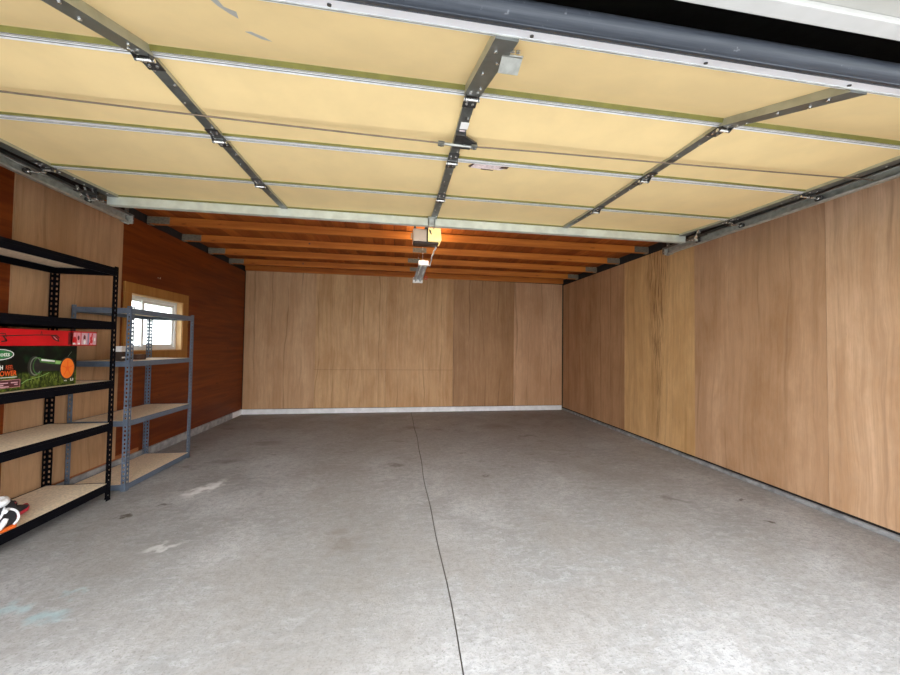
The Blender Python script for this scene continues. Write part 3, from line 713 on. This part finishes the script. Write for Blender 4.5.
# ------------------------------------------------------------------ text and flat print helpers
def text_mesh(txt, size, sx=1.0, bold=.0):
    cu = bpy.data.curves.new('t', 'FONT'); cu.body = txt; cu.size = size; cu.align_x = 'LEFT'; cu.resolution_u = 3; cu.offset = bold
    o = bpy.data.objects.new('t', cu); COL.objects.link(o)
    dg = bpy.context.evaluated_depsgraph_get(); me = bpy.data.meshes.new_from_object(o.evaluated_get(dg))
    vs = [(v.co.x*sx, v.co.y) for v in me.vertices]; fs = [tuple(p.vertices) for p in me.polygons]
    bpy.data.objects.remove(o); bpy.data.meshes.remove(me); bpy.data.curves.remove(cu)
    return vs, fs
def put_text(mb, txt, size, y, z, x, mi, sx=1.0, right=False, bold=.0, shear=0.0):
    vs, fs = text_mesh(txt, size, sx, bold); w = max(v[0] for v in vs); dy = -w if right else 0
    mb.add([(x, y + v[0] + dy + v[1]*shear, z + v[1]) for v in vs], fs, mi)
def disc(mb, y, z, ry, rz, x, mi, n=40, inner=0.0):
    if inner == 0: mb.add([(x, y + ry*math.cos(2*math.pi*k/n), z + rz*math.sin(2*math.pi*k/n)) for k in range(n)], [tuple(range(n))], mi)
    else:
        vs = [(x, y + ry*f*math.cos(2*math.pi*k/n), z + rz*f*math.sin(2*math.pi*k/n)) for f in (1, inner) for k in range(n)]
        mb.add(vs, [(k, (k+1) % n, n+(k+1) % n, n+k) for k in range(n)], mi)
def rect(mb, y0, y1, z0, z1, x, mi): mb.add([(x,y0,z0),(x,y1,z0),(x,y1,z1),(x,y0,z1)], [(0,1,2,3)], mi)
def stroke(mb, pts, w, x, mi):
    for (y0, z0), (y1, z1) in zip(pts, pts[1:]):
        d = V((y1-y0, z1-z0)); n = V((-d.y, d.x)).normalized()*w/2
        mb.add([(x,y0-n.x,z0-n.y),(x,y1-n.x,z1-n.y),(x,y1+n.x,z1+n.y),(x,y0+n.x,z0+n.y)], [(0,1,2,3)], mi)
def ink(name, col): return plain(name, col, .45, 0, .04, 20)
I = {k: ink('print_'+k, c) for k, c in dict(white=(.80,.80,.78), orange=(.75,.10,.012), deep_orange=(.45,.06,.015), green=(.015,.16,.04), mid_green=(.05,.16,.03), light_green=(.28,.50,.16), black=(.012,.013,.012),
      maroon=(.07,.012,.018), pink=(.75,.32,.36), lilac=(.62,.38,.42), grass=(.16,.20,.025), red=(.55,.005,.010), dark_red=(.12,.005,.008), wheel=(.80,.17,.015), blue=(.12,.30,.45), grey=(.16,.18,.14)).items()}
# mower carton: black over printed grass
m, nt, b = base('mower_carton_print', (.02,.03,.02), .5, 0, .2); g = G(nt); o = g.obj(); ox, oy, oz = g.sep(o)
gn = g.noise(g.mapping(o, (60, 60, 30)), 1.0, 6, .7); gn2 = g.noise(o, 14, 4)
grass = g.mix(g.ramp(gn, .38, .68), (.008,.018,.004), (.13,.17,.025))
night = g.mix(g.ramp(gn2, .45, .75), (.003,.004,.003), (.007,.026,.009))
edge = g.math('ADD', oz, g.math('MULTIPLY', g.math('SUBTRACT', gn2, .5), .08))
g.l(g.mix(g.ramp(edge, .080, .115), grass, night), b.inputs['Base Color']); M['mower_print'] = m
m, nt, b = base('red_carton_print', (.52,.004,.008), .4); g = G(nt)
g.l(g.mix(g.ramp(g.noise(g.obj(), 6, 3), .3, .7), (.46,.004,.008), (.60,.006,.012)), b.inputs['Base Color']); M['red_print'] = m
ZS = .956
mw = empty('mower_carton', (.25, -4.05, ZS), 'wide black and green printed lawn mower carton with an orange wheel picture', 'carton')
bx = MB(); bx.box((.09, -4.42, ZS), (.420, -3.722, 1.231)); bx.build('carton_body', M['mower_print'], mw, .002)
pr = MB(); keys = list(I); K = {k: i for i, k in enumerate(keys)}; xf = .4206
# mower picture
disc(pr, -4.018, 1.100, .040, .066, xf, K['black']); disc(pr, -4.008, 1.100, .036, .060, xf+.0002, K['grey'], inner=.86); disc(pr, -3.992, 1.102, .034, .056, xf+.0003, K['mid_green'], inner=.88)
pr.add([(xf+.0004, y, z) for y, z in ((-3.985,1.150),(-3.845,1.118),(-3.845,1.060),(-3.985,1.066))], [(0,3,2,1)], K['black'])
pr.add([(xf+.0005, y, z) for y, z in ((-3.985,1.152),(-3.80,1.122),(-3.80,1.092),(-3.985,1.124))], [(0,3,2,1)], K['mid_green'])
pr.add([(xf+.0006, y, z) for y, z in ((-3.88,1.130),(-3.80,1.120),(-3.80,1.104),(-3.88,1.110))], [(0,3,2,1)], K['light_green'])
pr.add([(xf+.0007, y, z) for y, z in ((-3.975,1.146),(-3.885,1.132),(-3.885,1.122),(-3.975,1.134))], [(0,3,2,1)], K['white'])
disc(pr, -3.792, 1.073, .060, .082, xf+.0008, K['black']); disc(pr, -3.792, 1.073, .050, .071, xf+.0009, K['wheel']); disc(pr, -3.792, 1.073, .012, .017, xf+.0011, K['orange'])
for i in range(5):
    a = 2*math.pi*i/5 + .3; stroke(pr, [(-3.792+.012*math.cos(a), 1.073+.017*math.sin(a)), (-3.792+.044*math.cos(a), 1.073+.062*math.sin(a))], .007, xf+.0010, K['orange'])
stroke(pr, [(-3.80,1.145),(-3.765,1.19)], .003, xf+.0004, K['grey'])
stroke(pr, [(-4.09,.995),(-4.06,1.015),(-3.98,1.03),(-3.92,1.052)], .003, xf+.0009, K['light_green'])
for i in range(26):
    y = random.uniform(-4.03, -3.86); z = random.uniform(.985, 1.03); stroke(pr, [(y, z), (y+random.uniform(-.012,.012), z+random.uniform(.012,.024))], .003, xf+.0010, K['grass'])
# small footer marks at the lower right
put_text(pr, 'inch', .012, -3.815, .984, xf+.0012, K['white'], 1.1, bold=.0004); rect(pr, -3.768, -3.762, .982, 1.000, xf+.0012, K['white']); rect(pr, -3.752, -3.746, .982, 1.000, xf+.0012, K['white']); rect(pr, -3.768, -3.746, .982, .987, xf+.0012, K['white'])
# rounded feature box with lines of small print
rect(pr, -4.40, -4.098, .978, 1.026, xf+.0005, K['pink']); rect(pr, -4.398, -4.100, .980, 1.024, xf+.0007, K['maroon'])
for zz, segs in ((1.008, ((-4.38,-4.26),(-4.25,-4.165),(-4.15,-4.112))), (.996, ((-4.38,-4.24),(-4.23,-4.19),(-4.13,-4.112))), (.986, ((-4.36,-4.22),(-4.21,-4.16)))):
    for y0, y1 in segs: rect(pr, y0, y1, zz-.003, zz+.003, xf+.0009, K['lilac'])
rect(pr, -4.40, -4.118, 1.040, 1.043, xf+.0006, K['white'])
pr.build('mower_picture', [I[k] for k in keys], mw)
lt = MB(); put_text(lt, 'MOWER', .042, -4.120, 1.052, xf+.0008, K['orange'], .72, True, .0008); put_text(lt, 'REEL', .036, -4.140, 1.090, xf+.0008, K['deep_orange'], .55, True, .0006); put_text(lt, '20 INCH', .036, -4.196, 1.090, xf+.0008, K['white'], .62, True, .0010)
lt.build('carton_lettering', [I[k] for k in keys], mw)
lg = MB(); disc(lg, -4.222, 1.180, .083, .033, xf+.0006, K['white']); disc(lg, -4.222, 1.180, .078, .029, xf+.0009, K['black']); disc(lg, -4.222, 1.181, .073, .026, xf+.0011, K['green'])
put_text(lg, 'Scotts', .036, -4.163, 1.170, xf+.0014, K['white'], .88, True, .0006); lg.build('logo_badge', [I[k] for k in keys], mw)
# red trimmer carton on top of it
rc = empty('trimmer_carton', (.30, -3.95, 1.232), 'long flat red carton lying on top of the green mower carton', 'carton')
bx = MB(); bx.box((.20, -4.42, 1.232), (.420, -3.560, 1.338)); bx.build('carton_body', M['red_print'], rc, .002)
pr = MB()
stroke(pr, [(-4.40,1.282),(-4.20,1.292),(-4.02,1.302),(-3.93,1.304),(-3.885,1.302)], .0055, xf, K['black']); stroke(pr, [(-4.40,1.300),(-4.19,1.306),(-4.185,1.285)], .004, xf, K['black'])
stroke(pr, [(-3.985,1.304),(-3.98,1.330),(-3.975,1.306)], .004, xf, K['dark_red']); stroke(pr, [(-4.20,1.29),(-4.18,1.262),(-4.21,1.258)], .008, xf, K['black'])
stroke(pr, [(-3.905,1.302),(-3.870,1.284),(-3.862,1.262),(-3.895,1.275),(-3.915,1.300),(-3.880,1.305),(-3.858,1.285)], .0065, xf+.0002, K['black']); stroke(pr, [(-3.90,1.296),(-3.875,1.272)], .004, xf+.0004, K['lilac'])
pr.build('trimmer_picture', [I[k] for k in keys], rc); pr = MB()
for y0, y1, k in ((-3.795,-3.755,'dark_red'), (-3.775,-3.70,'pink'), (-3.692,-3.642,'lilac'), (-3.640,-3.630,'blue'), (-3.628,-3.596,'pink'), (-3.594,-3.566,'lilac')): rect(pr, y0, y1, 1.240, 1.328, xf+.0002, K[k])
for y, z, k, r in ((-3.745,1.27,'red',.020), (-3.715,1.29,'dark_red',.012), (-3.667,1.292,'dark_red',.014), (-3.665,1.262,'white',.013), (-3.612,1.285,'red',.012), (-3.606,1.265,'red',.011), (-3.580,1.28,'white',.009), (-3.582,1.305,'pink',.008)): disc(pr, y, z, r*.7, r*1.5, xf+.0005, K[k], 12)
for y in (-3.76, -3.73, -3.698, -3.63): rect(pr, y-.002, y+.002, 1.240, 1.328, xf+.0007, K['red'])
for y0, y1 in ((-3.76,-3.74), (-3.72,-3.703)): rect(pr, y0, y1, 1.242, 1.254, xf+.0008, K['white'])
stroke(pr, [(-3.625,1.242),(-3.610,1.275),(-3.602,1.326)], .010, xf+.0006, K['red'])
pr.build('product_pictures', [I[k] for k in keys], rc)

# ------------------------------------------------------------------ small things on the blue-grey unit
ZB = 1.0965
sb = empty('small_box', (.33, -3.17, ZB), 'small dark brown box with a white top label on the blue-grey middle shelf', 'box')
b = MB(); b.box((.27, -3.225, ZB), (.355, -3.125, ZB+.130)); b.build('box_body', M['brown_pl'], sb, .003)
b = MB(); b.box((.2715, -3.2262, ZB+.082), (.3565, -3.124, ZB+.1302)); b.box((.3550, -3.215, ZB+.024), (.3565, -3.130, ZB+.038)); b.box((.3566, -3.150, ZB+.092), (.3572, -3.132, ZB+.122), 1); b.build('paper_label', [M['white_pl'], I['maroon']], sb)
rl = empty('tape_roll', (.25, -2.86, ZB), 'dark brown roll of tape lying flat on the blue-grey middle shelf below the window', 'tape')
b = MB(); n = 24; rings = []
for r_, z_ in ((.026, 0), (.052, 0), (.054, .004), (.054, .046), (.052, .050), (.026, .050), (.026, 0)):
    rings.append([(.25 + r_*math.cos(2*math.pi*k/n), -2.86 + r_*math.sin(2*math.pi*k/n), ZB + z_) for k in range(n)])
b.loft(rings, caps=False); b.build('tape', M['stain'], rl)
b = MB(); rings = []
for r_, z_ in ((.0235, -0), (.0258, 0), (.0258, .051), (.0235, .051), (.0235, 0)):
    rings.append([(.25 + r_*math.cos(2*math.pi*k/n), -2.86 + r_*math.sin(2*math.pi*k/n), ZB + z_) for k in range(n)])
b.loft(rings, caps=False); b.build('core', M['chip_edge'], rl)

# ------------------------------------------------------------------ shoes on the bottom shelf of the black unit
def shoe(name, label, loc, rot, L, cols, lift=0, laces=True, tall=1.0):
    """toe points along +local Y"""
    o = empty(name, loc, label, 'shoe', 'shoes on the bottom shelf'); cs, sn = math.cos(rot), math.sin(rot)
    def T(x, y, z): return V((loc[0] + x*cs - y*sn, loc[1] + x*sn + y*cs, loc[2] + z))
    prof = [(-.50,.058,.0),(-.46,.074,.0),(-.30,.080,0),(-.05,.076,.002),(.20,.096,.004),(.36,.088,.010),(.46,.056,.018),(.50,.024,.024)]
    n = 16
    def ring(y, w, z0, z1, flat=.0):
        r = []
        for k in range(n):
            a = 2*math.pi*k/n; c, s = math.cos(a), math.sin(a)
            r.append(T(math.copysign(abs(c)**.7, c)*w*L/.28*.5, y*L, (z0+z1)/2 + math.copysign(abs(s)**.7, s)*(z1-z0)/2))
        return r
    so = MB(); so.loft([ring(y, w*1.06, t, t+.026) for y, w, t in prof]); so.build('sole', cols[0], o)
    hs = [v*(1 + (tall-1)*k) for v, k in zip([.085,.098,.094,.088,.074,.058,.046,.038], [1,1,1,.9,.5,.25,.1,0])]
    u = MB(); u.loft([ring(y*.985, w*.97, t+.018, h) for (y, w, t), h in zip(prof, hs)]); u.build('upper', cols[1], o)
    li = MB(); li.loft([ring(y, w, h-.012, h+.003) for y, w, h in ((-.42,.030,.094*tall),(-.34,.052,.096*tall),(-.20,.056,.094*tall),(-.06,.050,.088*tall),(.0,.026,.082*tall))]); li.build('lining', cols[2], o)
    if laces:
        for i in range(4):
            q = MB(); y = (.04 + .07*i)*L; h = (.086 - .009*i)*(1+(tall-1)*(.75-.15*i))
            q.tube(smooth([T(-.034, y, h-.012), T(-.015, y+.004, h+.004), T(.012, y+.010, h+.004), T(.034, y+.012, h-.012)], 4), .0032, 6); q.build('lace', cols[3], o)
        for sx in (-1, 1):
            q = MB(); y = .03*L; q.tube(smooth([T(0, y, .090), T(.03*sx, y-.03, .112), T(.052*sx, y-.015, .100), T(.048*sx, y+.02, .082), T(.01*sx, y+.012, .088)], 5), .003, 6); q.build('lace', cols[3], o)
    return o
M['shoe_black'] = plain('black_shoe_fabric', (.018,.018,.022), .7, 0, .3, 60); M['shoe_red'] = plain('red_shoe_rubber', (.48,.03,.05), .5)
M['shoe_orange'] = plain('orange_shoe_rubber', (.85,.16,.02), .5); M['shoe_white'] = plain('white_shoe_fabric', (.80,.81,.84), .6, 0, .08, 40)
M['shoe_green'] = plain('green_shoe_fabric', (.03,.14,.07), .7)
ZF = .1345
shoe('shoe', 'black and red shoe lying nearer the shelf front, its toe pointing to the back wall', (.318, -4.045, ZF), .03, .27, [M['shoe_red'], M['shoe_black'], M['shoe_red'], M['shoe_black']], laces=False)
shoe('shoe', 'black and red shoe lying deeper on the shelf, behind the white-laced shoe', (.200, -3.990, ZF), .05, .27, [M['shoe_black'], M['shoe_red'], M['shoe_black'], M['shoe_black']], laces=False)
wsn = shoe('shoe', 'white and dark high shoe with looped white laces and orange sole, on the shelf edge', (.427, -4.286, ZF), math.pi-.12, .30, [M['shoe_orange'], M['shoe_black'], M['shoe_white'], M['shoe_white']], tall=1.75)
for nm, pts, r_, mt in (('side_patch', [(0.475,-4.260,0.161),(0.479,-4.225,0.190),(0.473,-4.205,0.212)], .016, 'shoe_white'), ('heel_tab', [(0.431,-4.210,0.305),(0.437,-4.165,0.288),(0.439,-4.152,0.241)], .014, 'shoe_green'),
                        ('side_stripe', [(0.465,-4.430,0.173),(0.476,-4.340,0.177),(0.479,-4.270,0.245)], .010, 'shoe_white'), ('collar', [(0.380,-4.230,0.314),(0.430,-4.175,0.318),(0.480,-4.230,0.314),(0.430,-4.320,0.314),(0.380,-4.230,0.314)], .020, 'shoe_white'),
                        ('ankle_strap', [(0.377,-4.220,0.262),(0.435,-4.148,0.267),(0.485,-4.220,0.262)], .012, 'shoe_white'),
                        ('lace', [(0.440,-4.220,0.275),(0.477,-4.180,0.262),(0.489,-4.155,0.233),(0.487,-4.145,0.190),(0.477,-4.160,0.161)], .0060, 'shoe_white'), ('lace', [(0.425,-4.210,0.267),(0.460,-4.200,0.284),(0.485,-4.230,0.254),(0.485,-4.270,0.207)], .0055, 'shoe_white')):
    q = MB(); q.tube(smooth([V(p) for p in pts], 5), r_, 10); q.build(nm, M[mt], wsn)

# small nail left in the stained wall
nl = MB(); nl.cyl((-.006, -2.231, 2.005), (.022, -2.231, 2.000), .003, 8); nl.cyl((.020, -2.231, 2.0005), (.024, -2.231, 2.000), .009, 10)
tag(nl.build('wall_hook', M['bright']), 'tiny bright nail sticking out of the red-brown wall above the window', 'nail')

# ------------------------------------------------------------------ light: a bright overcast sky, seen through the open door and the window
wd = bpy.data.worlds.new('overcast'); S.world = wd; wd.use_nodes = True; nt = wd.node_tree; g = G(nt)
bg = nt.nodes['Background']; tcd = g.n('ShaderNodeTexCoord'); z = g.sep(tcd.outputs['Generated'])[2]
cloud = g.noise(tcd.outputs['Generated'], 2.2, 4)
g.l(g.mix(g.ramp(z, -.1, .9), (.97,.985,1.0), (.94,.975,1.0)), bg.inputs[0])
SKY = 3.6
g.l(g.math('MULTIPLY', g.ramp(cloud, .3, .7, .85*SKY, 1.1*SKY), g.ramp(z, .0, .8, .85, 1.15)), bg.inputs[1])
sun = bpy.data.lights.new('veiled_sun', 'SUN'); sun.energy = 0.9; sun.angle = math.radians(70); sun.color = (1, .97, .93)
so = bpy.data.objects.new('veiled_sun', sun); COL.objects.link(so); so.rotation_euler = (math.radians(60), 0, math.radians(-4))

# ------------------------------------------------------------------ camera
f_px = 343.02; yaw, pitch, roll = .1495, .0250, .0134
cyw, syw = math.cos(yaw), math.sin(yaw)
r = V((cyw, -syw, 0)); f = V((syw, cyw, 0)); u = V((0,0,1))
f2 = f*math.cos(pitch) + u*math.sin(pitch); u2 = u*math.cos(pitch) - f*math.sin(pitch)
r3 = r*math.cos(roll) + u2*math.sin(roll); u3 = u2*math.cos(roll) - r*math.sin(roll)
cam = bpy.data.cameras.new('camera'); cam.sensor_width = 36; cam.lens = 36*f_px/900; cam.clip_start = .02
co = bpy.data.objects.new('camera', cam); COL.objects.link(co)
mt = Matrix.Identity(4)
for i in range(3): mt[i][0] = r3[i]; mt[i][1] = u3[i]; mt[i][2] = -f2[i]; mt[i][3] = (2.7415, -6.6114, 1.2663)[i]
co.matrix_world = mt; S.camera = co
vs_ = S.view_settings; vs_.view_transform = 'Standard'; vs_.look = 'None'; vs_.exposure = 0.90; vs_.gamma = 1; vs_.use_curve_mapping = False
